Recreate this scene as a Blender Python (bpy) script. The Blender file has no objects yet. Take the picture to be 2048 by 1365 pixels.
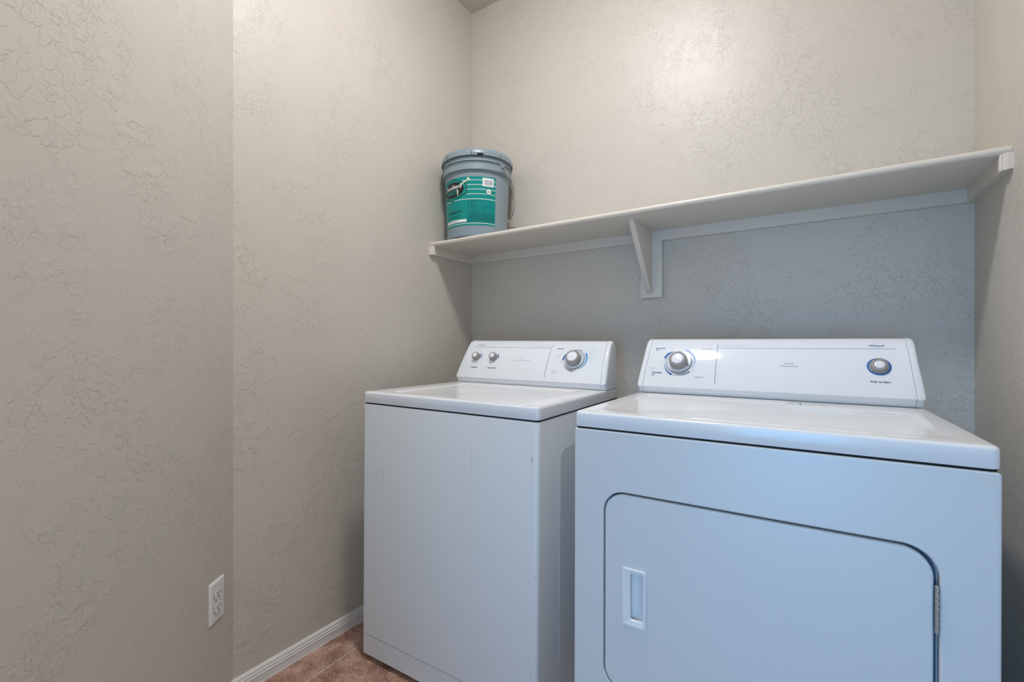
import bpy, math, random
from math import sin, cos, pi, radians as rad
from mathutils import Matrix, Vector
random.seed(7)
S = bpy.context.scene
COL = S.collection

# ------------------------------------------------------------ camera
cd = bpy.data.cameras.new('camera'); cam = bpy.data.objects.new('camera', cd); COL.objects.link(cam)
cd.sensor_width = 36; cd.lens = 914.08 / 2048 * 36; cd.shift_y = 7.7 / 2048; cd.clip_start = .02
cam.location = (1.4708, -1.8463, 1.069); cam.rotation_euler = (pi / 2, 0, .58464)
S.camera = cam
# ------------------------------------------------------------ light and exposure
S.view_settings.view_transform = 'Standard'; S.view_settings.look = 'None'
S.view_settings.gamma = 1; S.view_settings.use_curve_mapping = False
S.view_settings.exposure = 0.0
LAMP_STRENGTH = 153.0
LAMP_COLOR = (.98, .985, 1.02)
w = bpy.data.worlds.new('world'); S.world = w; w.use_nodes = True
w.node_tree.nodes['Background'].inputs[0].default_value = (.95, 1.0, .93, 1)
w.node_tree.nodes['Background'].inputs[1].default_value = 1.3
def area(name, loc, rot, sx, sy, power, color):
    l = bpy.data.lights.new(name, 'AREA'); l.shape = 'RECTANGLE'; l.size = sx; l.size_y = sy
    l.energy = power; l.color = color
    o = bpy.data.objects.new(name, l); COL.objects.link(o); o.location = loc; o.rotation_euler = rot
    return o
# cool daylight coming in from the hall through the doorway behind the camera
day = area('hall_daylight', (1.50, -3.00, .75), (rad(87), 0, rad(2)), .72, 1.5, 4.5, (.0, .42, 1.0))
day.data.spread = rad(78)

# ------------------------------------------------------------ materials
def mat(name, color, rough=.5, spec=.5, metal=0, coat=0, bump=None, emit=None):
    m = bpy.data.materials.new(name); m.use_nodes = True
    nt = m.node_tree; b = nt.nodes['Principled BSDF']
    b.inputs['Base Color'].default_value = (*color, 1)
    b.inputs['Roughness'].default_value = rough
    b.inputs['Specular IOR Level'].default_value = spec
    b.inputs['Metallic'].default_value = metal
    b.inputs['Coat Weight'].default_value = coat
    if emit:
        b.inputs['Emission Color'].default_value = (*emit[0], 1); b.inputs['Emission Strength'].default_value = emit[1]
    if bump:
        scale, dist = bump
        tc = nt.nodes.new('ShaderNodeTexCoord'); n = nt.nodes.new('ShaderNodeTexNoise')
        n.inputs['Scale'].default_value = scale; n.inputs['Detail'].default_value = 3
        bp = nt.nodes.new('ShaderNodeBump'); bp.inputs['Distance'].default_value = dist
        nt.links.new(tc.outputs['Object'], n.inputs['Vector']); nt.links.new(n.outputs[0], bp.inputs['Height'])
        nt.links.new(bp.outputs[0], b.inputs['Normal'])
    return m

def plaster(name, color, rough=.42, spec=.5, amount=1.0):
    """hand-trowelled drywall: broken curling ridges over a fine orange-peel"""
    m = mat(name, color, rough, spec); nt = m.node_tree; N = nt.nodes; L = nt.links
    b = N['Principled BSDF']
    tc = N.new('ShaderNodeTexCoord')
    def noise(scale, detail=2, rough_=.5, vec=None):
        n = N.new('ShaderNodeTexNoise'); n.inputs['Scale'].default_value = scale
        n.inputs['Detail'].default_value = detail; n.inputs['Roughness'].default_value = rough_
        L.new(vec or tc.outputs['Object'], n.inputs['Vector']); return n
    def math_(op, a, b_, clamp=False):
        q = N.new('ShaderNodeMath'); q.operation = op; q.use_clamp = clamp
        for i, v in enumerate((a, b_)):
            if v is None: continue
            if isinstance(v, (int, float)): q.inputs[i].default_value = v
            else: L.new(v, q.inputs[i])
        return q.outputs[0]
    def mrange(v, a, b_, c=0, d=1, smooth=True):
        q = N.new('ShaderNodeMapRange'); q.interpolation_type = 'SMOOTHSTEP' if smooth else 'LINEAR'
        L.new(v, q.inputs[0]); q.inputs[1].default_value = a; q.inputs[2].default_value = b_
        q.inputs[3].default_value = c; q.inputs[4].default_value = d; return q.outputs[0]
    # warped coordinates
    wn = noise(30, 3, .6); sub = N.new('ShaderNodeVectorMath'); sub.operation = 'SUBTRACT'
    L.new(wn.outputs['Color'], sub.inputs[0]); sub.inputs[1].default_value = (.5, .5, .5)
    sc = N.new('ShaderNodeVectorMath'); sc.operation = 'SCALE'; L.new(sub.outputs[0], sc.inputs[0]); sc.inputs['Scale'].default_value = .028
    ad = N.new('ShaderNodeVectorMath'); L.new(tc.outputs['Object'], ad.inputs[0]); L.new(sc.outputs[0], ad.inputs[1])
    # knocked-down islands: one-sided ledges where two noises cross a level, broken up by patchy masks
    isl = noise(25, 2, .45, ad.outputs[0]); isl2 = noise(44, 2, .4, ad.outputs[0])
    vd = N.new('ShaderNodeTexVoronoi'); vd.feature = 'F1'; vd.inputs['Scale'].default_value = 36; L.new(ad.outputs[0], vd.inputs['Vector'])
    disc = mrange(vd.outputs['Distance'], .46, .485, 1, 0)          # rounded dabs of mud, knocked flat
    ledge = mrange(isl.outputs[0], .50, .514)
    ledge2 = mrange(isl2.outputs['Fac'], .56, .574)
    rid = math_('ABSOLUTE', math_('SUBTRACT', isl2.outputs['Fac'], .46), None)
    ridge = mrange(rid, .0, .010, 1, 0)
    mask = mrange(noise(24, 2).outputs[0], .47, .52)
    mask2 = mrange(noise(6, 3, .6).outputs[0], .42, .62, .0, 1)
    mask3 = mrange(noise(33, 1).outputs[0], .46, .52)
    fine = noise(170, 3, .6)
    h = math_('MULTIPLY', math_('MULTIPLY', ridge, mask), mask2)
    h = math_('ADD', h, math_('MULTIPLY', math_('MULTIPLY', ledge, mask3), math_('MULTIPLY', mask2, .9)))
    h = math_('ADD', h, math_('MULTIPLY', math_('MULTIPLY', ledge2, mask), .5))
    mask4 = mrange(noise(4.5, 2).outputs['Fac'], .46, .58)
    h = math_('MULTIPLY', h, .75)
    h = math_('ADD', h, math_('MULTIPLY', math_('MULTIPLY', disc, mask4), .95))
    h = math_('ADD', h, math_('MULTIPLY', fine.outputs[0], .42))
    low = noise(2.3, 2)
    h = math_('ADD', h, math_('MULTIPLY', low.outputs[0], 1.4))
    bp = N.new('ShaderNodeBump'); bp.inputs['Distance'].default_value = .0009 * amount; bp.inputs['Strength'].default_value = 1
    L.new(h, bp.inputs['Height']); L.new(bp.outputs[0], b.inputs['Normal'])
    return m

def tilemat():
    m = mat('mottled_stone_tile', (.2, .12, .09), .5, .4); nt = m.node_tree; N = nt.nodes; L = nt.links
    tc = N.new('ShaderNodeTexCoord')
    a = N.new('ShaderNodeTexNoise'); a.inputs['Scale'].default_value = 15; a.inputs['Detail'].default_value = 4; a.inputs['Roughness'].default_value = .55
    b_ = N.new('ShaderNodeTexNoise'); b_.inputs['Scale'].default_value = 190; b_.inputs['Detail'].default_value = 4; b_.inputs['Roughness'].default_value = .75
    for n in (a, b_): L.new(tc.outputs['Object'], n.inputs['Vector'])
    mx = N.new('ShaderNodeMath'); mx.operation = 'MULTIPLY_ADD'; L.new(a.outputs[0], mx.inputs[0]); mx.inputs[1].default_value = .6; L.new(b_.outputs[0], mx.inputs[2])
    cr = N.new('ShaderNodeValToRGB'); e = cr.color_ramp.elements
    mr = N.new('ShaderNodeMapRange'); mr.inputs[1].default_value = .60; mr.inputs[2].default_value = .98; L.new(mx.outputs[0], mr.inputs[0])
    L.new(mr.outputs[0], cr.inputs[0])
    e[0].position = .0; e[0].color = (.13, .072, .052, 1); e[1].position = 1; e[1].color = (.78, .58, .48, 1)
    x = e.new(.35); x.color = (.33, .18, .13, 1); x = e.new(.62); x.color = (.52, .31, .24, 1)
    L.new(cr.outputs[0], N['Principled BSDF'].inputs['Base Color'])
    bp = N.new('ShaderNodeBump'); bp.inputs['Distance'].default_value = .0006; L.new(b_.outputs[0], bp.inputs['Height'])
    L.new(bp.outputs[0], N['Principled BSDF'].inputs['Normal'])
    return m

M = dict(
    wall=plaster('beige_wall_paint', (.59, .545, .482), .42, .5),
    ceil=plaster('ceiling_paint', (.61, .565, .50), .6, .3),
    shelf=mat('beige_gloss_trim_paint', (.69, .635, .56), .36, .5, bump=(60, .0006)),
    trim=mat('white_trim_paint', (.78, .77, .75), .35, .5),
    enamel=mat('white_enamel', (.685, .705, .715), .30, .5, bump=(420, .00006)),
    top=mat('white_gloss_enamel', (.82, .83, .845), .17, .45),
    plastic=mat('white_console_plastic', (.82, .84, .865), .06, .5),
    dark=mat('dark_gap', (.012, .013, .016), .8, .2),
    gap_shade=mat('door_gap_shade', (.09, .12, .17), .6, .3),  # dark navy paints in the shade of the gap around the dryer door
    knob=mat('greige_knob_plastic', (.31, .297, .275), .45, .4),
    knobcap=mat('silver_white_cap', (.84, .84, .87), .18, .5),
    dial=mat('clear_white_dial', (.70, .75, .80), .15, .5),
    chrome=mat('dark_steel_rim', (.10, .105, .11), .3, .5, metal=.6),
    steel=mat('zinc_hinge', (.45, .45, .44), .35, .5, metal=.85),
    navy=mat('navy_print', (.03, .065, .16), .6, .3),
    blue=mat('blue_print', (.02, .12, .42), .5, .3),
    ltblue=mat('light_blue_print', (.13, .36, .66), .5, .3),
    paleblue=mat('pale_blue_print', (.50, .60, .80), .5, .3),
    grey=mat('grey_print', (.22, .25, .30), .6, .3),
    palegrey=mat('pale_grey_print', (.52, .57, .64), .6, .3),
    red=mat('red_print', (.62, .22, .26), .6, .3),
    scuff=mat('scuff', (.17, .16, .15), .8, .2),
    bucket=mat('grey_blue_pail_plastic', (.235, .30, .335), .34, .5, bump=(90, .0004)),
    bucketdark=mat('pail_slot_dark', (.012, .014, .016), .7, .2),
    teal=mat('teal_label', (.0, .255, .225), .34, .3),
    teal2=mat('teal_label_text_panel', (.0, .235, .218), .34, .3),
    dteal=mat('dark_teal_print', (.004, .07, .075), .5, .3),
    black=mat('black_print', (.012, .012, .014), .4, .4),
    white=mat('white_print', (.78, .80, .78), .5, .3),
    cream=mat('cream_print', (.66, .64, .50), .5, .3),
    wire=mat('bail_wire', (.42, .43, .42), .35, .5, metal=.7),
    tile=tilemat(),
    grout=mat('pale_grout', (.66, .61, .55), .8, .2),
    foot=mat('white_foot', (.55, .55, .53), .6, .3),
    outlet=mat('white_outlet_plastic', (.80, .79, .78), .3, .5),
    glass=mat('lit_frosted_glass', (.9, .9, .9), .4, .5, emit=(LAMP_COLOR, LAMP_STRENGTH)),
)

# ------------------------------------------------------------ helpers
def tag(o, label=None, cat=None, group=None, kind=None):
    if label: o['label'] = label
    if cat: o['category'] = cat
    if group: o['group'] = group
    if kind: o['kind'] = kind
    return o
def empty(name, loc=(0, 0, 0), rot=(0, 0, 0)):
    o = bpy.data.objects.new(name, None); COL.objects.link(o); o.location = loc; o.rotation_euler = rot
    o.empty_display_size = .1
    return o
def finish(me, name, m, parent, smooth=35):
    if smooth:
        me.shade_smooth(); me.set_sharp_from_angle(angle=rad(smooth))
    me.materials.clear(); me.materials.append(m)
    o = bpy.data.objects.new(name, me); COL.objects.link(o)
    if parent: o.parent = parent
    return o
class MB:
    def __init__(s): s.v = []; s.f = []
    def add(s, v, f):
        k = len(s.v); s.v += [tuple(p) for p in v]; s.f += [tuple(i + k for i in q) for q in f]; return s
    def box(s, x0, x1, y0, y1, z0, z1, X=None):
        v = [(x, y, z) for z in (z0, z1) for y in (y0, y1) for x in (x0, x1)]
        if X is not None: v = [X @ Vector(p) for p in v]
        return s.add(v, [(0, 2, 3, 1), (4, 5, 7, 6), (0, 1, 5, 4), (2, 6, 7, 3), (0, 4, 6, 2), (1, 3, 7, 5)])
    def quad(s, a, b, c, d): return s.add([a, b, c, d], [(0, 1, 2, 3)])
    def loft(s, loops, cap0=True, cap1=True):
        n = len(loops[0]); v = [p for l in loops for p in l]; f = []
        for k in range(len(loops) - 1):
            for i in range(n):
                j = (i + 1) % n; f.append((k * n + i, k * n + j, (k + 1) * n + j, (k + 1) * n + i))
        if cap0: f.append(tuple(range(n - 1, -1, -1)))
        if cap1: f.append(tuple((len(loops) - 1) * n + i for i in range(n)))
        return s.add(v, f)
    def lathe(s, prof, n=48, X=None):
        v = []; f = []
        for r, z in prof:
            for i in range(n):
                a = 2 * pi * i / n; v.append(Vector((r * cos(a), r * sin(a), z)))
        for k in range(len(prof) - 1):
            for i in range(n):
                j = (i + 1) % n; f.append((k * n + i, k * n + j, (k + 1) * n + j, (k + 1) * n + i))
        f.append(tuple(range(n - 1, -1, -1))); f.append(tuple((len(prof) - 1) * n + i for i in range(n)))
        if X is not None: v = [X @ p for p in v]
        return s.add(v, f)
    def tube(s, pts, r, n=8):
        pts = [Vector(p) for p in pts]; loops = []
        up = Vector((.13, .21, .97))
        for i, p in enumerate(pts):
            d = (pts[min(i + 1, len(pts) - 1)] - pts[max(i - 1, 0)]).normalized()
            a = d.cross(up).normalized(); b = d.cross(a)
            loops.append([p + a * r * cos(2 * pi * k / n) + b * r * sin(2 * pi * k / n) for k in range(n)])
        return s.loft(loops)
    def build(s, name, m, parent=None, smooth=35, fix=True):
        me = bpy.data.meshes.new(name); me.from_pydata(s.v, [], s.f); me.validate()
        if fix:
            import bmesh
            bm = bmesh.new(); bm.from_mesh(me); bmesh.ops.remove_doubles(bm, verts=bm.verts, dist=1e-6)
            bmesh.ops.recalc_face_normals(bm, faces=bm.faces); bm.to_mesh(me); bm.free()
        return finish(me, name, m, parent, smooth)

def rr(x0, x1, y0, y1, r, n=6):
    """rounded rectangle, counter-clockwise 2D; always 4*(n+1) points"""
    r = max(min(r, (x1 - x0) / 2 - 1e-5, (y1 - y0) / 2 - 1e-5), 1e-5); P = []
    for cx, cy, a0 in ((x1 - r, y0 + r, -90), (x1 - r, y1 - r, 0), (x0 + r, y1 - r, 90), (x0 + r, y0 + r, 180)):
        for k in range(n + 1):
            a = rad(a0 + 90 * k / n); P.append((cx + r * cos(a), cy + r * sin(a)))
    return P
def rrz(x0, x1, y0, y1, r, z, n=6): return [(x, y, z) for x, y in rr(x0, x1, y0, y1, r, n)]

def plate(name, loops, depth, bevel, m, X, parent=None, res=2, smooth=35):
    """flat plate from closed outlines (holes allowed), depth thick, bevelled rims; outline plane z=0 is the FRONT face"""
    cu = bpy.data.curves.new('tmp', 'CURVE'); cu.dimensions = '2D'; cu.fill_mode = 'BOTH'
    for l in loops:
        sp = cu.splines.new('POLY'); sp.points.add(len(l) - 1); sp.use_cyclic_u = True
        for p, q in zip(sp.points, l): p.co = (q[0], q[1], 0, 1)
    cu.extrude = depth / 2 - bevel; cu.bevel_depth = bevel; cu.bevel_resolution = res; cu.offset = -bevel
    o = bpy.data.objects.new('tmp', cu); COL.objects.link(o)
    dg = bpy.context.evaluated_depsgraph_get(); me = bpy.data.meshes.new_from_object(o.evaluated_get(dg))
    bpy.data.objects.remove(o); bpy.data.curves.remove(cu)
    me.name = name
    me.transform(X @ Matrix.Translation((0, 0, -depth / 2)))
    return finish(me, name, m, parent, smooth)

def textmesh(txt, size, align='LEFT', shear=0, spacing=1, bold=0):
    cu = bpy.data.curves.new('tmp', 'FONT'); cu.body = txt; cu.size = size; cu.align_x = align; cu.shear = shear
    cu.space_character = spacing; cu.resolution_u = 3; cu.offset = bold
    o = bpy.data.objects.new('tmp', cu); COL.objects.link(o)
    dg = bpy.context.evaluated_depsgraph_get(); me = bpy.data.meshes.new_from_object(o.evaluated_get(dg))
    v = [tuple(x.co) for x in me.vertices]; f = [tuple(p.vertices) for p in me.polygons]
    bpy.data.objects.remove(o); bpy.data.curves.remove(cu); bpy.data.meshes.remove(me)
    return v, f

def fitted(txt, x0, x1, y, shear=0, bold=0, ysc=1.0):
    """text running from x0 to x1 on baseline y"""
    v, f = textmesh(txt, 1, shear=shear, bold=bold)
    a = min(p[0] for p in v); b = max(p[0] for p in v); k = (x1 - x0) / (b - a)
    return [(x0 + (p[0] - a) * k, y + p[1] * k * ysc) for p in v], f

def arcband(cx, cy, r0a, r1a, a0, a1, n=24, r0b=None, r1b=None):
    """flat band between radii; widths may taper from a-values to b-values. angles in degrees, ccw"""
    r0b = r0a if r0b is None else r0b; r1b = r1a if r1b is None else r1b
    v = []; f = []
    for i in range(n + 1):
        t = i / n; a = rad(a0 + (a1 - a0) * t)
        for r in (r0a + (r0b - r0a) * t, r1a + (r1b - r1a) * t): v.append((cx + r * cos(a), cy + r * sin(a)))
    for i in range(n): f.append((2 * i, 2 * i + 1, 2 * i + 3, 2 * i + 2))
    return v, f
def rect2(x0, x1, y0, y1): return [(x0, y0), (x1, y0), (x1, y1), (x0, y1)], [(0, 1, 2, 3)]
def greek(x0, x1, y, h, rng):
    """illegible fine print: short word-length dashes"""
    out = []; x = x0
    while x < x1:
        w_ = h * rng.uniform(1.2, 4.5); out.append(rect2(x, min(x + w_, x1), y, y + h)); x += w_ + h * rng.uniform(.7, 1.1)
    return out
def refine(v, f, mx, ax=0):
    import bmesh
    bm = bmesh.new(); vs = [bm.verts.new((p[0], p[1], 0)) for p in v]
    for q_ in f: bm.faces.new([vs[i] for i in q_])
    bmesh.ops.triangulate(bm, faces=bm.faces[:])
    for _ in range(6):
        es = [e for e in bm.edges if abs(e.verts[0].co[ax] - e.verts[1].co[ax]) > mx]
        if not es: break
        bmesh.ops.subdivide_edges(bm, edges=es, cuts=1); bmesh.ops.triangulate(bm, faces=[q_ for q_ in bm.faces if len(q_.verts) > 3])
    bm.verts.index_update(); r = [(p.co.x, p.co.y) for p in bm.verts], [tuple(p.index for p in q_.verts) for q_ in bm.faces]; bm.free(); return r
def printed(name, items, m, mapf, parent):
    mb = MB(); curved = parent.name.startswith('paper')
    if curved: items = [refine(v, f, .009) for v, f in items]
    if parent.name.startswith('control'): items = [refine(v, f, .012, 1) for v, f in items]
    for v, f in items: mb.add([mapf(*p) for p in v], f)
    o = mb.build(name, m, parent, smooth=0, fix=False)
    if len(items) > 1: o['kind'] = 'stuff'     # print too small to pick apart stroke by stroke
    return o

# ------------------------------------------------------------ room shell
H = 2.772; RW = 1.858; T = .10
BEND = Vector((0, -1.157)); BD = Vector((sin(rad(35.5)), -cos(rad(35.5))))   # angled stretch of the left wall
YF = -2.60; ENDB = BEND + BD * ((BEND.y - YF) / -BD.y)
def prism(name, pts, z0, z1, m, parent=None):
    mb = MB(); mb.loft([[(x, y, z0) for x, y in pts], [(x, y, z1) for x, y in pts]]); return mb.build(name, m, parent, 0)
n_b = Vector((BD.y, -BD.x)); n_b = n_b if n_b.x < 0 else -n_b
mit = Vector((-T, BEND.y - T * math.tan(rad(35.5 / 2))))
tag(prism('wall_left', [(0, 0), (0, BEND.y), tuple(mit), (-T, 0)], 0, H, M['wall']), kind='structure')
q = ENDB + n_b * T
tag(prism('wall_left_angled', [tuple(BEND), tuple(ENDB), tuple(q), tuple(mit)], 0, H, M['wall']), kind='structure')
tag(prism('wall_back', [(-T, 0), (RW + T, 0), (RW + T, T), (-T, T)], 0, H, M['wall']), kind='structure')
tag(prism('wall_right', [(RW, 0), (RW, YF), (RW + T, YF), (RW + T, 0)], 0, H, M['wall']), kind='structure')
tag(prism('wall_front', [(ENDB.x, YF), (RW, YF), (RW, YF - T), (ENDB.x, YF - T)], 2.06, H, M['wall']), kind='structure')
tag(prism('ceiling', [(-T, T), (RW + T, T), (RW + T, YF - T), (-T, YF - T)], H, H + .08, M['ceil']), kind='structure')
# floor: grout bed, tiles laid on it
floor = tag(prism('floor', [(-T, T), (RW + T, T), (RW + T, -3.2), (-T, -3.2)], -.06, -.0007, M['grout']), kind='structure')
TS = .406; G = .0032
tile_me = {}
for i in range(-1, 5):
    for j in range(-8, 3):
        x0 = .124 + i * TS + G / 2; x1 = .124 + (i + 1) * TS - G / 2
        y0 = -.732 + j * TS + G / 2; y1 = y0 + TS - G
        X0, X1 = max(x0, 0), min(x1, RW); Y0, Y1 = max(y0, -3.2), min(y1, 0)
        if X1 - X0 < .01 or Y1 - Y0 < .01: continue
        mb = MB()
        mb.loft([rrz(X0, X1, Y0, Y1, .001, -.004, 1), rrz(X0, X1, Y0, Y1, .001, -.0007, 1), rrz(X0 + .0007, X1 - .0007, Y0 + .0007, Y1 - .0007, .001, 0, 1)])
        mb.build('tile', M['tile'], floor, 0)

# baseboards: moulded profile (distance from wall, height)
BB = [(0, 0), (.0135, 0), (.0135, .002), (.0120, .003), (.0120, .0255), (.0135, .0275), (.0135, .0300), (.0105, .0312), (.0105, .0350),
      (.0118, .0362), (.0118, .0385), (.0085, .0400), (.0085, .0425), (.0095, .0440), (.0085, .0490), (.0055, .0520), (.002, .0530), (0, .0530)]
def baseboard(name, path, normals):
    mb = MB(); loops = []
    for (x, y), (nx, ny) in zip(path, normals): loops.append([(x + nx * d, y + ny * d, z) for d, z in BB])
    mb.loft(loops); return tag(mb.build(name, M['trim'], None, 25), kind='structure')
nb = -n_b
k = math.tan(rad(35.5 / 2))
baseboard('baseboard_left', [(0, -.0136), (0, BEND.y)], [(1, 0), (1, k)])
baseboard('baseboard_left_angled', [tuple(BEND), tuple(ENDB)], [(1, k), tuple(nb)])
baseboard('baseboard_back', [(0, 0), (RW, 0)], [(0, -1), (0, -1)])
baseboard('baseboard_right', [(RW, -.0136), (RW, YF)], [(-1, 0), (-1, 0)])

# ceiling light (above the frame): the room's lamp
cl = tag(empty('ceiling_light', (.87, -1.02, H)), 'round flush-mount ceiling light with a glowing frosted dome', 'light')
MB().lathe([(.120, 0), (.120, -.012), (.116, -.018), (.100, -.018)], 40).build('base_ring', M['trim'], cl)
MB().lathe([(.112, -.018), (.110, -.028), (.100, -.045), (.078, -.058), (.048, -.066), (.016, -.069), (.0005, -.0692)], 40).build('dome', M['glass'], cl, 60)

# ------------------------------------------------------------ wall outlet on the angled wall
WB = Matrix(((BD.x, 0, nb.x, 0), (BD.y, 0, nb.y, 0), (0, 1, 0, 0), (0, 0, 0, 1)))     # local x along the wall, y up, z out of the wall
oc = BEND + BD * .085
ou = tag(empty('wall_outlet', (oc.x, oc.y, .3415)), 'white duplex electrical outlet low on the beige wall', 'outlet')
mb = MB()
for d, z in ((0, 0), (0, .0015), (.0025, .0045), (.0045, .0055)): pass
mb.loft([[tuple(WB @ Vector((x, y, z))) for x, y in rr(-.0335 + d, .0335 - d, -.0585 + d, .0585 - d, .0035, 4)] for d, z in ((0, 0), (0, .0018), (.0015, .0040), (.004, .0054), (.006, .0058))])
mb.build('cover_plate', M['outlet'], ou, 30)
for s in (1, -1):
    cy = .0195 * s
    prof = []
    for kk in range(32):
        a = 2 * pi * kk / 32; prof.append((.0172 * cos(a), cy + max(-.0142, min(.0142, .0172 * sin(a)))))
    mb = MB(); mb.loft([[tuple(WB @ Vector((x * k2, cy + (y - cy) * k2, z))) for x, y in prof] for k2, z in ((1, .0050), (1, .0078), (.95, .0085))])
    rc = mb.build('receptacle', M['outlet'], ou, 30)
    mb = MB()
    ring = [tuple(WB @ Vector((x * 1.05, cy + (y - cy) * 1.05, .0061))) for x, y in prof]; mb.add(ring, [tuple(range(32))])
    mb.build('receptacle_seam', M['dark'], rc, 0, fix=False)
    mb = MB()
    for x0 in (-.0075, .0055): mb.box(x0, x0 + .002, cy + .000, cy + .008, .0083, .0087, WB)
    mb.box(-.0022, .0022, cy - .0095, cy - .005, .0083, .0087, WB)
    mb.build('slots', M['dark'], rc, 0)
MB().lathe([(.0032, .0055), (.0032, .0066), (.0022, .0072)], 16, WB).build('screw', M['outlet'], ou)

# ------------------------------------------------------------ wall shelf
ZS = 1.521; ST = .0185; SD = .306; CZ = 1.4816; CT = .018
sh = tag(empty('wall_shelf', (0, 0, 0)), 'long beige painted wall shelf on cleats above the washer and dryer', 'shelf')
loops = []
prof = [(0, ZS), (-SD + .008, ZS)] + [(-SD + .008 - .008 * sin(rad(a)), ZS + ST / 2 - ST / 2 * cos(rad(a))) for a in (15, 35, 55, 75, 90, 105, 125, 145, 165)] + [(-SD + .008, ZS + ST), (0, ZS + ST)]
for x in (.0005, RW - .0005): loops.append([(x, y, z) for y, z in prof])
MB().loft(loops).build('shelf_board', M['shelf'], sh, 40)
def cleat_side(xw, sx):
    # side cleat with a moulded, chamfered front end
    def P(d, y, z): return (xw + sx * d, y, z)
    mb = MB(); mb.loft([[P(a, y, z) for a, z in ((0, CZ), (CT, CZ), (CT, ZS), (0, ZS))] for y in (0, -SD + .018)])
    mb.loft([[P(a * kk, y, z) for a, z in ((0, CZ), (CT, CZ), (CT, ZS), (0, ZS))] for y, kk in ((-SD + .018, 1), (-SD + .014, 1.16), (-SD + .006, 1.16), (-SD + .003, 1.0), (-SD - .002, .94), (-SD - .004, .55), (-SD - .007, .50))])
    return mb.build('side_cleat', M['shelf'], sh, 30)
cleat_side(0, 1); cleat_side(RW, -1)
MB().loft([rrz(CT, RW - CT, -CT, 0, .0012, CZ, 2), rrz(CT, RW - CT, -CT, 0, .0012, ZS, 2)]).build('back_cleat', M['shelf'], sh, 30)
br = MB()
br.loft([rrz(.8835, .9695, -CT, 0, .0015, 1.2575, 2), rrz(.8835, .9695, -CT, 0, .0015, CZ, 2)])
bro = br.build('bracket_plate', M['shelf'], sh, 30)
g = []
out = [(-CT, ZS), (-CT, 1.283), (-CT - .004, 1.278), (-CT - .012, 1.278), (-CT - .018, 1.284), (-.240, ZS - .006), (-.240, ZS)]
X1 = Matrix(((0, 0, 1, .9105), (1, 0, 0, 0), (0, 1, 0, 0), (0, 0, 0, 1)))
for x, ins in ((.9100, .003), (.9125, 0), (.9285, 0), (.9310, .003)):
    c_ = Vector((-.08, 1.44)); g.append([(x, c_.x + (y - c_.x) * (1 - ins / .15) if y < -CT - .001 else y, c_.y + (z - c_.y) * (1 - ins / .15) if y < -CT - .001 and z < ZS - .01 else z) for y, z in out])
MB().loft(g).build('bracket_gusset', M['shelf'], bro, 40)

# ------------------------------------------------------------ paint pail on the shelf
PC = Vector((.1696, -.171)); PZ = ZS + ST
F_ = Vector((1.4708 - PC.x, -1.8463 - PC.y)).normalized(); R_ = Vector((-F_.y, F_.x))
pail = tag(empty('paint_bucket', (PC.x, PC.y, PZ)), 'grey-blue five-gallon paint pail with a teal label, lid closed, on the shelf', 'bucket')
body = [(.0005, 0), (.128, 0), (.1335, .0015), (.1378, .006), (.1465, .276), (.1468, .2835), (.1555, .2838), (.1588, .2850), (.1588, .2880), (.1562, .2900), (.1552, .3130),
        (.1575, .3140), (.1575, .3165), (.1500, .3172), (.1500, .3205), (.1575, .3210), (.1590, .3225), (.1575, .3250), (.1535, .3290), (.1530, .3420), (.1480, .3440), (.0005, .3440)]
MB().lathe(body, 96).build('pail_body', M['bucket'], pail, 35)
lid = MB().lathe([(.1500, .3445), (.1560, .3440), (.1634, .3435), (.1638, .3460), (.1625, .3580), (.1600, .3690), (.1565, .3745), (.1520, .3765), (.1480, .3750), (.1460, .3700), (.1440, .3690), (.0005, .3690)], 96).build('lid', M['bucket'], pail, 35)
def Rz(z): return .1378 + (.1465 - .1378) * (z - .006) / .27
def cyl(phi, z, dr=0.0): 
    r = Rz(z) + dr; p = F_ * cos(phi) * r + R_ * sin(phi) * r; return (p.x, p.y, z)
def ringpt(phi, r, z):
    p = F_ * cos(phi) * r + R_ * sin(phi) * r; return (p.x, p.y, z)
# tear slots and pry notch in the lid skirt
for dg_ in (-54, -9, 38, 80, 125, 170, 215, 260):
    a = rad(dg_); mb = MB(); w2 = .006
    mb.loft([[ringpt(a - w2, .1600, .3440), ringpt(a + w2, .1600, .3440), ringpt(a + w2, .1643, .3435), ringpt(a - w2, .1643, .3435)],
             [ringpt(a - w2, .1590, .3600), ringpt(a + w2, .1590, .3600), ringpt(a + w2, .1630, .3600), ringpt(a - w2, .1630, .3600)]])
    mb.build('tear_slot', M['bucketdark'], lid, 0)
mb = MB(); a0, a1 = rad(0), rad(9)
mb.loft([[ringpt(a, r, z) for a, r in ((a0, .158), (a1, .158), (a1, .1645), (a0, .1645))] for z in (.3433, .3500)])
mb.build('pry_notch', M['bucketdark'], lid, 0)
mb = MB(); a0, a1 = rad(-8), rad(14)
mb.loft([[ringpt(a0 + (a1 - a0) * i / 8, r, z) for i in range(9) for r in (.1648,)] + [ringpt(a1 - (a1 - a0) * i / 8, .1600, z) for i in range(9)] for z in (.3508, .3540)])
mb.build('pry_lip', M['bucket'], lid, 30)
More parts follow.
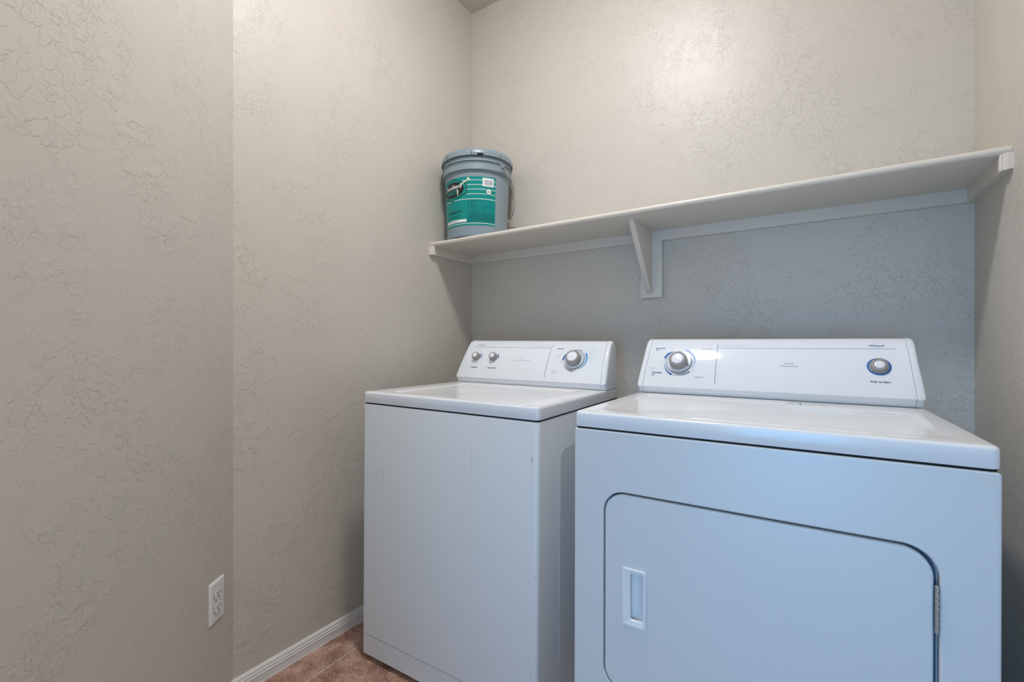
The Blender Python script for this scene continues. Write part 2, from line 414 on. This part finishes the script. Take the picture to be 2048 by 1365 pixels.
# ears and bail
EA = rad(44)
for a in (EA, EA + pi):
    mb = MB(); X = [a - .075, a + .075]
    n = 6
    mb.loft([[ringpt(X[0] + (X[1] - X[0]) * i / n, .1605, z) for i in range(n + 1)] + [ringpt(X[1] - (X[1] - X[0]) * i / n, .150, z) for i in range(n + 1)] for z in (.2885, .3215)])
    ear = mb.build('handle_ear', M['bucket'], pail, 30)
    hole = MB(); hole.lathe([(.0042, 0), (.0042, .0012)], 16, Matrix.Translation(Vector(ringpt(a, .1600, .305))) @ Matrix.Rotation(0, 4, 'Z') @ Vector((*(F_ * cos(a) + R_ * sin(a)), 0)).to_track_quat('Z', 'Y').to_matrix().to_4x4()).build('ear_hole', M['bucketdark'], ear, 0)
ax = F_ * cos(EA) + R_ * sin(EA); pe = F_ * cos(EA + pi / 2) + R_ * sin(EA + pi / 2)
pts = []
for i in range(41):
    th = pi * i / 40; d = ax * (.166 * cos(th)) + pe * (.1655 * sin(th) ** .8)
    pts.append((d.x, d.y, .305 - .185 * sin(th) ** .75))
MB().tube(pts, .0018, 8).build('bail_handle', M['wire'], pail)
mid = pts[16:25]; MB().tube(mid, .006, 10).build('bail_grip', M['white'], pail)
# label: everything printed follows the pail's cone
LA0, LA1 = rad(-100), rad(33.4)
def lab(phi0, phi1, z0, z1, dr, n=36):
    v = []; f = []
    for i in range(n + 1):
        p = phi0 + (phi1 - phi0) * i / n
        v += [cyl(p, z0, dr), cyl(p, z1, dr)]
    for i in range(n): f.append((2 * i, 2 * i + 2, 2 * i + 3, 2 * i + 1))
    return v, f
mb = MB(); n = 40; lp = []
for dr in (.0001, .0006):
    lp.append([cyl(LA0 + (LA1 - LA0) * i / n, .048, dr) for i in range(n + 1)] + [cyl(LA1 - (LA1 - LA0) * i / n, .257, dr) for i in range(n + 1)])
v_, f_ = lab(LA0, LA1, .048, .257, .0006); mb.add(v_, f_)
label = mb.build('paper_label', M['teal'], pail, 0, fix=False)
for p_ in label.data.polygons: p_.use_smooth = True
mb = MB(); v_, f_ = lab(rad(-18.2), LA1, .060, .1575, .0008, 20); mb.add(v_, f_); mb.build('text_panel', M['teal2'], label, 0, fix=False)
mb = MB()
for (p0, p1, z, h_) in ((-27, 33.4, .2414, .0022), (-18.5, 33.4, .2213, .0022), (-18.5, 33.4, .2023, .0022), (-18.5, 33.4, .1822, .0022), (-100, 33.4, .1606, .0024), (-100, 33.4, .0563, .0024)):
    mb.add(*lab(rad(p0), rad(p1), z - h_ / 2, z + h_ / 2, .0010))
mb.build('white_lines', M['white'], label, 0, fix=False)
def onlab(dr, phi0=-48.5, z0=.2077, rot=0):
    r0 = .1435
    def f(x, y):
        return cyl(rad(phi0) + x / r0, z0 + y, dr)
    return f
def ell(a, b, n=40): 
    v = [(a * cos(2 * pi * i / n), b * sin(2 * pi * i / n)) for i in range(n)] ; v.append((0, 0)); return v, [(i, (i + 1) % n, n) for i in range(n)]
def subdiv_poly_outline(pts, w_, seg=8):
    out = []
    for i in range(len(pts)):
        a = Vector(pts[i]); b = Vector(pts[(i + 1) % len(pts)]); d = (b - a).normalized(); nn = Vector((-d.y, d.x)) * w_ / 2
        for k_ in range(seg):
            p = a + (b - a) * k_ / seg - d * (w_ * .3 if k_ == 0 else 0); q_ = a + (b - a) * (k_ + 1) / seg
            out.append(([tuple(p - nn), tuple(q_ - nn), tuple(q_ + nn), tuple(p + nn)], [(0, 1, 2, 3)]))
    return out
hexa = [(.073, .020), (0, .049), (-.073, .020), (-.073, -.020), (0, -.049), (.073, -.020)]
printed('emblem_backing', [([(.073, .020), (.0365, .0345), (0, .049), (-.0365, .0345), (-.073, .020), (-.073, -.020), (-.0365, -.0345), (0, -.049), (.0365, -.0345), (.073, -.020), (0, 0)], [(i, (i + 1) % 10, 10) for i in range(10)])], M['teal'], onlab(.0014), label)
printed('emblem_border', subdiv_poly_outline(hexa, .0028), M['black'], onlab(.0016), label)
printed('emblem_oval', [ell(.063, .034)], M['black'], onlab(.0018), label)
def sheared(txt, x0, x1, y, tilt=0.0, **kw):
    v, f = fitted(txt, x0, x1, y, **kw); return [(px, py + (px - x0) * tilt) for px, py in v], f
printed('emblem_script', [sheared('Dunn-Edwards', -.050, .054, .002, tilt=.03, shear=.45, bold=.012, ysc=1.55)], M['white'], onlab(.0021), label)
printed('emblem_word', [fitted('PAINTS', -.040, .026, -.020, bold=.015, ysc=1.25)], M['teal'], onlab(.0021), label)
# paint brush mark crossing the oval and border
printed('brush_mark', [([(.040, .017), (.045, .013), (.080, .032), (.076, .037)], [(0, 1, 2, 3)]), ([(.076, .037), (.080, .032), (.092, .030), (.095, .035), (.089, .038), (.086, .045), (.078, .045)], [(0, 1, 2, 3, 4, 5, 6)]),
        ([(.030, -.028), (.033, -.028), (.036, -.006), (.030, .002), (.027, -.004)], [(0, 1, 2, 3, 4)])], M['cream'], onlab(.0022), label)
printed('product_name', [fitted('VERSASATIN', -.036, .0445, 0, shear=.12, bold=.01, ysc=1.1)], M['black'], onlab(.0012, -46.5, .1045), label)
rng = random.Random(3)
it = greek(-.028, .035, -.012, .0022, rng) + greek(-.034, .040, -.019, .0022, rng)
printed('small_lettering', it, M['dteal'], onlab(.0012, -46.5, .1045), label)
mb = MB(); mb.add(*lab(rad(-70), rad(-19.5), .0635, .0755, .0011, 16)); mb.build('white_band', M['white'], label, 0, fix=False)
printed('band_lettering', greek(-.050, .022, -.0012, .0026, rng), M['red'], onlab(.0015, -44, .0695), label)
it = []
z = .152
while z > .063:
    dens = z < .100
    if dens: it += greek(.004, .062, z, .0014, rng) + greek(.064, .124, z, .0014, rng); z -= .0036
    else:
        it += greek(.012 + rng.uniform(0, .006), .012 + rng.uniform(.02, .05), z, .0017, rng)
        if rng.random() < .45: it += greek(.066, .075 + rng.uniform(0, .04), z, .0015, rng)
        z -= .0062
it += [rect2(.004, .007, zz, zz + .004) for zz in (.146, .138, .128, .120)]
printed('fine_print', it, M['dteal'], lambda x, y: cyl(rad(-18.2) + x / .1435, y, .0012), label)
bc0 = -18.2 + 0
mb = MB(); mb.add(*lab(rad(9), rad(29.3), .2155, .2515, .0013, 8)); mb.build('barcode_patch', M['white'], label, 0, fix=False)
it = []; x = .0
while x < .034:
    w_ = rng.uniform(.0008, .0024); it.append(rect2(x, x + w_, .006, .028)); x += w_ + rng.uniform(.0007, .0018)
printed('barcode_bars', it, M['grey'], lambda x, y: cyl(rad(12.5) + x / .1435, .2155 + y, .0016), label)
printed('badge_rim', [ell(.0128, .0128)], M['black'], onlab(.0015, 19.9, .1936), label)
printed('badge_disc', [ell(.0113, .0113)], M['white'], onlab(.0018, 19.9, .1936), label)
printed('badge_lettering', [rect2(-.0035, .0035, .0025, .0050), rect2(-.0075, .0075, -.0030, .0000)], M['grey'], onlab(.0021, 19.9, .1936), label)

# ------------------------------------------------------------ appliances
CAMT = Vector((.522, .853)).normalized(); B0, Z0 = .500, .933
SDOWN = .0055; BULGE = .0055; FL = .176
def bulge(s): return BULGE * 4 * (s / FL) * (1 - s / FL)
def facemap(off):
    n_ = Vector((0, -CAMT.y, CAMT.x))
    return lambda x, s: (x, B0 + s * CAMT.x + n_.y * (off + bulge(s)), Z0 + s * CAMT.y + n_.z * (off + bulge(s)))
def faceX(x, s, off=0):
    p = Vector(facemap(off)(x, s - SDOWN))
    return Matrix.Translation(p) @ Matrix(((1, 0, 0, 0), (0, CAMT.x, -CAMT.y, 0), (0, CAMT.y, CAMT.x, 0), (0, 0, 0, 1)))
def cabinet_loops(wd, dp, z0, z1, R=.012, top_in=.0015):
    return [rrz(.003, wd - .003, .003, dp, R, z0), rrz(0, wd, 0, dp, R, z0 + .003), rrz(0, wd, 0, dp, R, z1 - .004), rrz(.0012, wd - .0012, .0012, dp, R, z1 - .0012), rrz(.004, wd - .004, .004, dp, R, z1)]
def lidmesh(wd, dp, z0, z1, rec, depth=.0035, R=.012, slope=.007, rr_rec=.02):
    L_ = [rrz(.004, wd - .004, .004, dp, R, z0), rrz(.001, wd - .001, .001, dp, R, z0 + .001), rrz(0, wd, 0, dp, R, z0 + .003)]
    r = .007
    for a in (0, 22, 45, 67, 90):
        d = r * (1 - cos(rad(a))); L_.append(rrz(d, wd - d, d, dp, max(R - d, .004), z1 - r + r * sin(rad(a))))
    x0, x1, y0, y1 = rec
    L_.append(rrz(x0 - .004, x1 + .004, y0 - .004, y1 + .004, rr_rec + .004, z1))
    L_.append(rrz(x0, x1, y0, y1, rr_rec, z1 - .0006))
    L_.append(rrz(x0 + slope * .5, x1 - slope * .5, y0 + slope * .5, y1 - slope * .5, rr_rec, z1 - depth * .55))
    L_.append(rrz(x0 + slope, x1 - slope, y0 + slope, y1 - slope, rr_rec, z1 - depth + .0004))
    L_.append(rrz(x0 + slope + .004, x1 - slope - .004, y0 + slope + .004, y1 - slope - .004, rr_rec, z1 - depth))
    return MB().loft(L_)
def console(parent, wd, zt, base_front):
    # profile (depth, height) of the console
    tp = lambda s: tuple(facemap(0)(0, s))[1:]
    P = [(base_front, zt + .0015), (base_front - .001, zt + .004), (B0 + .0015, Z0 - .003), tp(0)] + [tp(.0172 * i) for i in range(1, 11)] + [(B0 + .0975, 1.0845), (B0 + .1050, 1.0882), (B0 + .119, 1.0890), (B0 + .130, 1.0850), (B0 + .138, 1.075), (B0 + .143, 1.055), (B0 + .146, .98), (B0 + .147, zt + .0015)]
    def lean(z): return .010 * max(0, (z - Z0) / .155)
    def sec(x, sx, shrink=0, grow=0):
        c0 = Vector((B0 + .085, 1.0)); out = []
        for b, z in P:
            d = (Vector((b, z)) - c0); L0 = d.length
            k_ = (L0 - shrink + grow) / L0
            zz = c0.y + d.y * k_; bb = c0.x + d.x * k_
            if z < zt + .003: zz = z
            out.append((x + sx * lean(z), bb, zz))
        return out
    SW = .0195
    cs = MB().loft([sec(SW, 1), sec(wd - SW, -1)]).build('control_console', M['plastic'], parent, 30)
    for x0, sx in ((0, 1), (wd, -1)):
        L_ = [sec(x0 + sx * x, sx, s_, g_) for x, s_, g_ in ((SW - .0006, .0020, 0), (SW - .0012, 0, .0008), (.010, 0, .0008), (.006, .0005, .0), (.003, .0025, 0), (.0012, .0055, 0), (.0002, .0100, 0))]
        MB().loft(L_).build('end_cap', M['plastic'], parent, 30)
    # seam shadow
    return cs
def knob(parent, x, s, rb, rc, h, name='control_knob', dial=None, grip=True, flare=1.0):
    """round knob standing on the sloping console; rb outer radius, rc cap radius, h height"""
    X = faceX(x, s); pr = []
    z0 = 0
    kk = None
    if dial:
        dk = MB().lathe([(dial, 0), (dial, .0012), (dial - .0018, .0030), (dial - .0035, .0032)], 48, X).build('dial_rim', M['chrome'], parent)
        MB().lathe([(dial - .0016, .0005), (dial - .0016, .0030), (dial - .0026, .0042), (rb * .9, .0050)], 48, X).build('dial_skirt', M['dial'], dk)
        z0 = .004
    n = 72; v = []; f = []
    prof = [(rb * flare, 0), (rb * flare, .004), (rb, h * .45), (rb * .985, h * .74), (rb * .94, h * .87), (rb * .86, h * .95), (rc * 1.14, h * .985), (rc * 1.08, h * .975), (rc * 1.05, h * .90)]
    mb = MB(); loops = []
    for r, z in prof:
        lp = []
        for i in range(n):
            a = 2 * pi * i / n; rip = 1 - (.012 if (i % 2 and grip and .004 < z < h * .9) else 0)
            lp.append(tuple(X @ Vector((r * rip * cos(a), r * rip * sin(a), z + z0))))
        loops.append(lp)
    kk = mb.loft(loops).build(name, M['knob'], parent, 50)
    MB().lathe([(rc, h * .90), (rc, h - .0004), (rc * .95, h + .0004), (rc * .6, h + .0010), (.0003, h + .0013)], 40, X @ Matrix.Translation((0, 0, z0))).build('knob_cap', M['knobcap'], kk, 60)
    return kk, X, z0
def foot(parent, x, y, z_top, tilt):
    zf = x * math.tan(tilt)
    MB().lathe([(.016, zf), (.016, zf + .007), (.010, zf + .009), (.006, zf + .010), (.006, z_top + .004)], 18, Matrix.Translation((x, y, 0))).build('leveling_foot', M['foot'], parent)
rng = random.Random(11)

# ---- washer
W_, D_ = .6782, .6487; ZT, ZL, ZB = .9103, .8733, .018; tl = .0088
ws = tag(empty('washing_machine', (.1798, -.8268, 0), (0, tl, .0329)), 'white top-loading washer with small twin knobs, beside the left wall', 'washer')
L_ = [rrz(.003, W_ - .003, .003, D_, .012, ZB), rrz(0, W_, 0, D_, .012, ZB + .003), rrz(0, W_, 0, D_, .012, .0858), rrz(.0040, W_ - .0040, .0040, D_, .010, .0862), rrz(.0040, W_ - .0040, .0040, D_, .010, .0882), rrz(0, W_, 0, D_, .012, .0888),
      rrz(0, W_, 0, D_, .012, ZL - .0075), rrz(.0012, W_ - .0012, .0012, D_, .012, ZL - .0045), rrz(.004, W_ - .004, .004, D_, .012, ZL - .0032)]
cabw = MB().loft(L_).build('cabinet', M['enamel'], ws, 30)
MB().loft([rrz(.0030, W_ - .0030, .0030, D_ - .004, .010, ZL - .0045), rrz(.0030, W_ - .0030, .0030, D_ - .004, .010, ZL + .0018)]).build('lid_gap', M['dark'], ws, 30)
lidmesh(W_, D_, ZL, ZT, (.085, .592, .050, .452), .0045, .013, .010, .012).build('top_panel', M['top'], ws, 30)
XW = Matrix(((0, 0, 1, W_ + .0010), (1, 0, 0, 0), (0, 1, 0, 0), (0, 0, 0, 1)))
mb = MB(); mb.loft([[(W_ + x_, y_, z_) for y_, z_ in rr(.1315 + d, .60 - d, .12 + d, .775 - d, .035)] for x_, d in ((-.0005, 0), (.0006, .001), (.0010, .004))]); mb.build('side_emboss', M['enamel'], ws, 0)
for fx, fy in ((.062, .04), (W_ - .06, .04), (.062, D_ - .05), (W_ - .06, D_ - .05)): foot(ws, fx, fy, ZB, tl)
cw = console(ws, W_, ZT, .5105)
knob(ws, .0815, .1006, .0170, .0108, .0215, 'load_size_knob')
knob(ws, .1703, .1005, .0170, .0108, .0215, 'temperature_knob')
knob(ws, .5385, .0995, .0300, .0205, .0260, 'cycle_knob', dial=.0405)
FM = lambda x, s: facemap(.0006)(x, s - SDOWN)
P_ = lambda name, items, m: printed(name, items, M[m], FM, cw)
P_('rule_line', [rect2(.0442, .4235, .1520, .1529)], 'grey')
vl = [([(.4255, .1681), (.4266, .1681), (.4298, .0196), (.4286, .0196)], [(0, 1, 2, 3)])]
P_('divider_line', vl, 'navy')
P_('maker_name', [fitted('Whirlpool', .0655, .100, .1600, shear=.1, bold=.01), arcband(.089, .1635, .0085, .0090, 20, 200, 20)], 'grey')
P_('dark_lettering', [fitted('Load Size', .0660, .1000, .0490, bold=.02), fitted('Temperature', .1515, .1960, .0490, bold=.02), fitted('Normal', .4545, .480, .1470, bold=.02)], 'navy')
P_('grey_lettering', [fitted('2 Speed', .296, .318, .1015), fitted('2 Speed Combinations', .2724, .3464, .0890), fitted('Regular', .457, .4765, .1215), fitted('Casual', .590, .612, .1480), fitted('Delicate', .4555, .4765, .0460, bold=.01), fitted('Off', .536, .546, .0290), fitted('Regular', .588, .607, .1290), fitted('Cold', .206, .215, .1030), fitted('Hot', .1650, .1720, .1270), fitted('Warm', .194, .205, .1215), fitted('Med', .1060, .1140, .1080)], 'palegrey')
P_('fine_lettering', greek(.330, .418, .1615, .0016, rng) + greek(.592, .634, .1415, .0014, rng) + greek(.4535, .4790, .0395, .0014, rng) + greek(.452, .474, .1120, .0012, rng) + greek(.452, .474, .1040, .0012, rng) + greek(.596, .612, .1180, .0012, rng) + greek(.596, .615, .1060, .0012, rng) + greek(.596, .612, .0960, .0012, rng), 'palegrey')
cx, cy = .5385, .0995
P_('ring_line', [arcband(cx, cy, .0445, .0451, 0, 360, 64)], 'palegrey')
P_('dark_blue_arc', [arcband(cx, cy, .0445, .0500, 150, 184, 16, .0445, .0512), arcband(cx, cy, .0445, .0458, 95, 150, 16, .0445, .0478), arcband(cx, cy, .0450, .0475, 60, 97, 10, .045, .046)], 'blue')
P_('light_blue_arc', [arcband(cx, cy, .0455, .0530, 38, 10, 10), arcband(cx, cy, .0455, .0530, 10, -60, 20, .0455, .0465)], 'ltblue')
P_('grey_arc', [arcband(cx, cy, .0455, .0475, 215, 235, 10), arcband(cx, cy, .0455, .0475, 235, 272, 12, .0455, .0510)], 'grey')
P_('red_ticks', [rect2(cx + .001, cx + .012, cy - .0505, cy - .0492), rect2(cx - .060, cx - .053, cy - .012, cy - .011), rect2(cx + .043, cx + .048, cy + .030, cy + .031)], 'red')
for kx, ky in ((.0815, .1006), (.1703, .1005)):
    P_('level_arc', [arcband(kx, ky, .0200, .0228, 55, -5, 14, .0200, .0250)], 'blue')
mb = MB()
for x_, z_, w2, h2, t_ in ((.0977, .650, .0012, .030, -.2), (.092, .622, .001, .012, .3), (.094, .628, .0008, .008, 0), (.1533, .8635, .0012, .004, .8), (.1444, .8590, .0010, .006, .6), (.6291, .8560, .0010, .010, -.25),
                      (.6585, .7690, .0024, .014, -.12), (.6320, .7600, .0014, .0014, 0), (.6715, .4560, .0012, .009, -.2), (.6650, .420, .0008, .006, .3), (.6520, .2340, .0012, .011, -.1), (.6596, .1930, .0022, .0022, 0), (.46, .742, .0006, .09, -.03)):
    c_ = Vector((x_, 0, z_)); d = Vector((sin(t_), 0, cos(t_))) * h2 / 2; n_ = Vector((cos(t_), 0, -sin(t_))) * w2 / 2
    yy = -.0003 if x_ < W_ - .012 else -.0003
    q4 = [c_ - d - n_ * .3, c_ - n_, c_ + d - n_ * .2, c_ + d + n_ * .3, c_ + n_, c_ - d + n_ * .3]
    mb.add([(p.x, yy + (0 if p.x < W_ - .012 else (.012 - math.sqrt(max(0, .012 ** 2 - (p.x - W_ + .012) ** 2)))), p.z) for p in q4], [(0, 1, 2, 3, 4, 5)])
mb.build('scuff_marks', M['scuff'], cabw, 0, fix=False)['kind'] = 'stuff'

# ---- dryer
W2, D2 = .7327, .65; ZT2, ZL2, ZB2 = .9093, .8721, .015; tl2 = .0028
dr = tag(empty('clothes_dryer', (.9832, -.8377, 0), (0, tl2, .0241)), 'white front-loading dryer with recessed door handle, right of the washer', 'dryer')
FX = Matrix(((1, 0, 0, 0), (0, 0, -1, 0), (0, 1, 0, 0), (0, 0, 0, 1)))          # plate plane -> front of the dryer (x, z), facing -y
DO = (.0737, .6595, .2715, .7305)
MB().loft([rrz(0, W2, .0205, D2, .012, ZB2), rrz(0, W2, .0205, D2, .012, ZL2 - .0065), rrz(.0012, W2 - .0012, .0205, D2, .012, ZL2 - .0042), rrz(.004, W2 - .004, .0205, D2, .012, ZL2 - .0030)]).build('cabinet', M['enamel'], dr, 30)
plate('front_panel', [rr(0, W2, ZB2, ZL2 - .0035, .006, 3), list(reversed(rr(*DO, .050, 12)))], .020, .0035, M['enamel'], FX, dr, 3)
MB().loft([[(x_, y_, z_) for x_, z_ in rr(DO[0] + .001, DO[1] - .001, DO[2] + .001, DO[3] - .001, .049, 8)] for y_ in (.0195, .0203)]).build('door_recess', M['gap_shade'], dr, 0)  # thin sheet behind the door, coloured as the gap's shade
MB().loft([rrz(.0030, W2 - .0030, .0035, D2 - .004, .010, ZL2 - .0045), rrz(.0030, W2 - .0030, .0035, D2 - .004, .010, ZL2 + .0018)]).build('lid_gap', M['dark'], dr, 30)
HO = (.1195, .1740, .4315, .5620)
door = plate('door', [rr(DO[0] + .0032, DO[1] - .0070, DO[2] + .0042, DO[3] - .0045, .046, 12), list(reversed(rr(HO[0] + .002, HO[1] - .002, HO[2] + .002, HO[3] - .002, .003, 3)))], .0165, .0038, M['enamel'], FX @ Matrix.Translation((0, 0, -.0012)), dr, 3)
# handle: raised frame around a finger cup
hd = MB()
R0 = lambda d, y_: [(x_, y_, z_) for x_, z_ in rr(HO[0] + d, HO[1] - d, HO[2] + d, HO[3] - d, .0045, 4)]
IN = (.1385, .1675, .4475, .5515)
R1 = lambda d, y_: [(x_, y_, z_) for x_, z_ in rr(IN[0] - d, IN[1] + d, IN[2] - d, IN[3] + d, .0045, 4)]
hd.loft([R0(0, .002), R0(0, -.0012), R0(.0012, -.0026), R0(.0040, -.0030), R0(.0060, -.0022), R1(.0030, -.0016), R1(.0010, -.0008), R1(0, .001), R1(0, .004)], cap0=False, cap1=False)
hdo = hd.build('door_handle', M['top'], door, 30)
# finger cup: a rounded trough, deepest under the left lip
cup = MB(); n = 14; lp = []
for z_ in (IN[2] - .001, IN[3] + .001):
    row = []
    for i in range(n + 1):
        t_ = i / n; row.append((IN[0] - .004 + (IN[1] - IN[0] + .005) * t_, .003 + .0125 * sin(pi * min(1, .18 + .82 * t_)) ** .8, z_))
    lp.append(row)
v = lp[0] + lp[1]; m1 = n + 1
cup.add(v, [(i, i + 1, m1 + i + 1, m1 + i) for i in range(n)] + [tuple(range(m1)), tuple(m1 + i for i in range(m1 - 1, -1, -1))])
cup.build('finger_cup', M['top'], door, 40)
# hinges
def hinge(z0, z1):
    mb = MB(); x_ = .6560; k_ = 7
    for i in range(k_):
        a = z0 + (z1 - z0) * i / k_ + .0004; b = z0 + (z1 - z0) * (i + 1) / k_ - .0004
        mb.lathe([(.0030, a), (.0034, a + .0004), (.0034, b - .0004), (.0030, b)], 14, Matrix.Translation((x_, -.0012, 0)))
    mb.build('hinge', M['steel'], dr, 30)
hinge(.5905, .6705); hinge(.331, .411)
lidmesh(W2, D2, ZL2, ZT2, (.040, .690, .064, .452), .0035, .013, .012, .020).build('top_panel', M['top'], dr, 30)
# lint screen cover in the back right of the recess
ls = MB().loft([rrz(.428, .704, .3720, .5000, .010, ZT2 - .0050), rrz(.428, .704, .3720, .5000, .010, ZT2 - .0006), rrz(.4295, .7025, .3735, .4985, .010, ZT2 + .0008), rrz(.434, .698, .3780, .4950, .008, ZT2 + .0014)]).build('lint_screen_cover', M['top'], dr, 30)
mb = MB(); mb.box(.4625, .4650, .418, .450, ZT2 + .0012, ZT2 + .0018); mb.build('pull_slot', M['dark'], ls, 0)
for fx, fy in ((.062, .06), (W2 - .06, .06), (.062, D2 - .05), (W2 - .06, D2 - .05)): foot(dr, fx, fy, ZB2, tl2)
cs2 = console(dr, W2, ZT2, .5165)
kk, X, z0 = knob(dr, .1270, .0945, .0285, .0190, .0250, 'cycle_knob', dial=.0405)
mb = MB(); mb.add([X @ Vector(p) for p in ((.0265, -.0075, .0062), (.0270, -.0125, .0062), (.0345, -.0155, .0062), (.0335, -.0128, .0062))], [(0, 1, 2, 3)]); mb.build('pointer_mark', M['black'], kk, 0, fix=False)
kk2, X, z0 = knob(dr, .6425, .0950, .0200, .0118, .0135, 'start_knob', flare=1.06)
P_ = lambda name, items, m: printed(name, items, M[m], FM, cs2)
P_('start_ring', [arcband(.6425, .0950, .0222, .0262, 0, 360, 64)], 'blue')
P_('rule_line', [rect2(.2404, .6818, .1516, .1525)], 'ltblue')
P_('divider_line', [([(.2380, .1662), (.2391, .1662), (.2407, .0196), (.2395, .0196)], [(0, 1, 2, 3)])], 'navy')
P_('dark_lettering', [fitted('Push to Start', .6228, .6642, .0468, bold=.02), fitted('Automatic', .0445, .0762, .1465, bold=.015), fitted('Dry', .0465, .0555, .1395, bold=.015), fitted('Automatic', .0445, .0775, .0525, bold=.025), fitted('Dry', .0445, .0540, .0445, bold=.025),
                      fitted('Whirlpool', .6238, .6575, .1600, bold=.015), rect2(.0335, .0350, .0722, .0738)], 'navy')
P_('maker_swoosh', [arcband(.6440, .1640, .0105, .0110, 15, 165, 20), arcband(.6440, .1635, .0105, .0110, 200, 330, 20)], 'palegrey')
P_('grey_lettering', [fitted('Fluff Air', .1815, .2075, .0400), fitted('Timed Drying', .1930, .2240, .1465), fitted('4 Cycles', .4230, .4470, .0965), fitted('3 Temperatures', .4129, .4570, .0875)], 'grey')
P_('fine_lettering', greek(.2456, .339, .1612, .0016, rng) + greek(.0385, .058, .0705, .0013, rng) + greek(.0385, .050, .0675, .0011, rng), 'palegrey')
cx, cy = .1270, .0945
P_('ring_line', [arcband(cx, cy, .0450, .0456, 130, 400, 64)], 'ltblue')
P_('dark_blue_arc', [arcband(cx, cy, .0460, .0525, 163, 140, 10), arcband(cx, cy, .0460, .0525, 140, 118, 10, .0460, .0475), arcband(cx, cy, .0455, .0470, 190, 205, 8), arcband(cx, cy, .0455, .0475, 206, 218, 8, .0455, .049), arcband(cx, cy, .0455, .0490, 218, 249, 12, .0455, .0520)], 'blue')
P_('pale_blue_arc', [arcband(cx, cy, .0455, .0540, 72, 20, 16, .0455, .0540), arcband(cx, cy, .0455, .0540, 20, -25, 14, .0455, .0470)], 'paleblue')
P_('grey_arc', [arcband(cx, cy, .0455, .0465, 268, 290, 10, .0455, .0490), arcband(cx, cy, .0455, .0490, 290, 318, 10, .0455, .0520)], 'grey')
P_('red_ticks', [arcband(cx, cy, .0480, .0492, 252, 268, 8), rect2(cx - .060, cx - .053, cy + .001, cy + .002), rect2(cx + .043, cx + .051, cy - .030, cy - .029)], 'red')
mb = MB()
for x_, z_, w2, h2 in ((.012, .60, .0008, .004), (.020, .735, .0012, .0012), (.585, .757, .001, .001), (.30, .34, .001, .001)):
    mb.add([(x_, -.0003, z_), (x_ + w2, -.0003, z_), (x_ + w2, -.0003, z_ + h2), (x_, -.0003, z_ + h2)], [(0, 1, 2, 3)])
mb.build('scuff_marks', M['scuff'], cs2.parent, 0, fix=False)['kind'] = 'stuff'
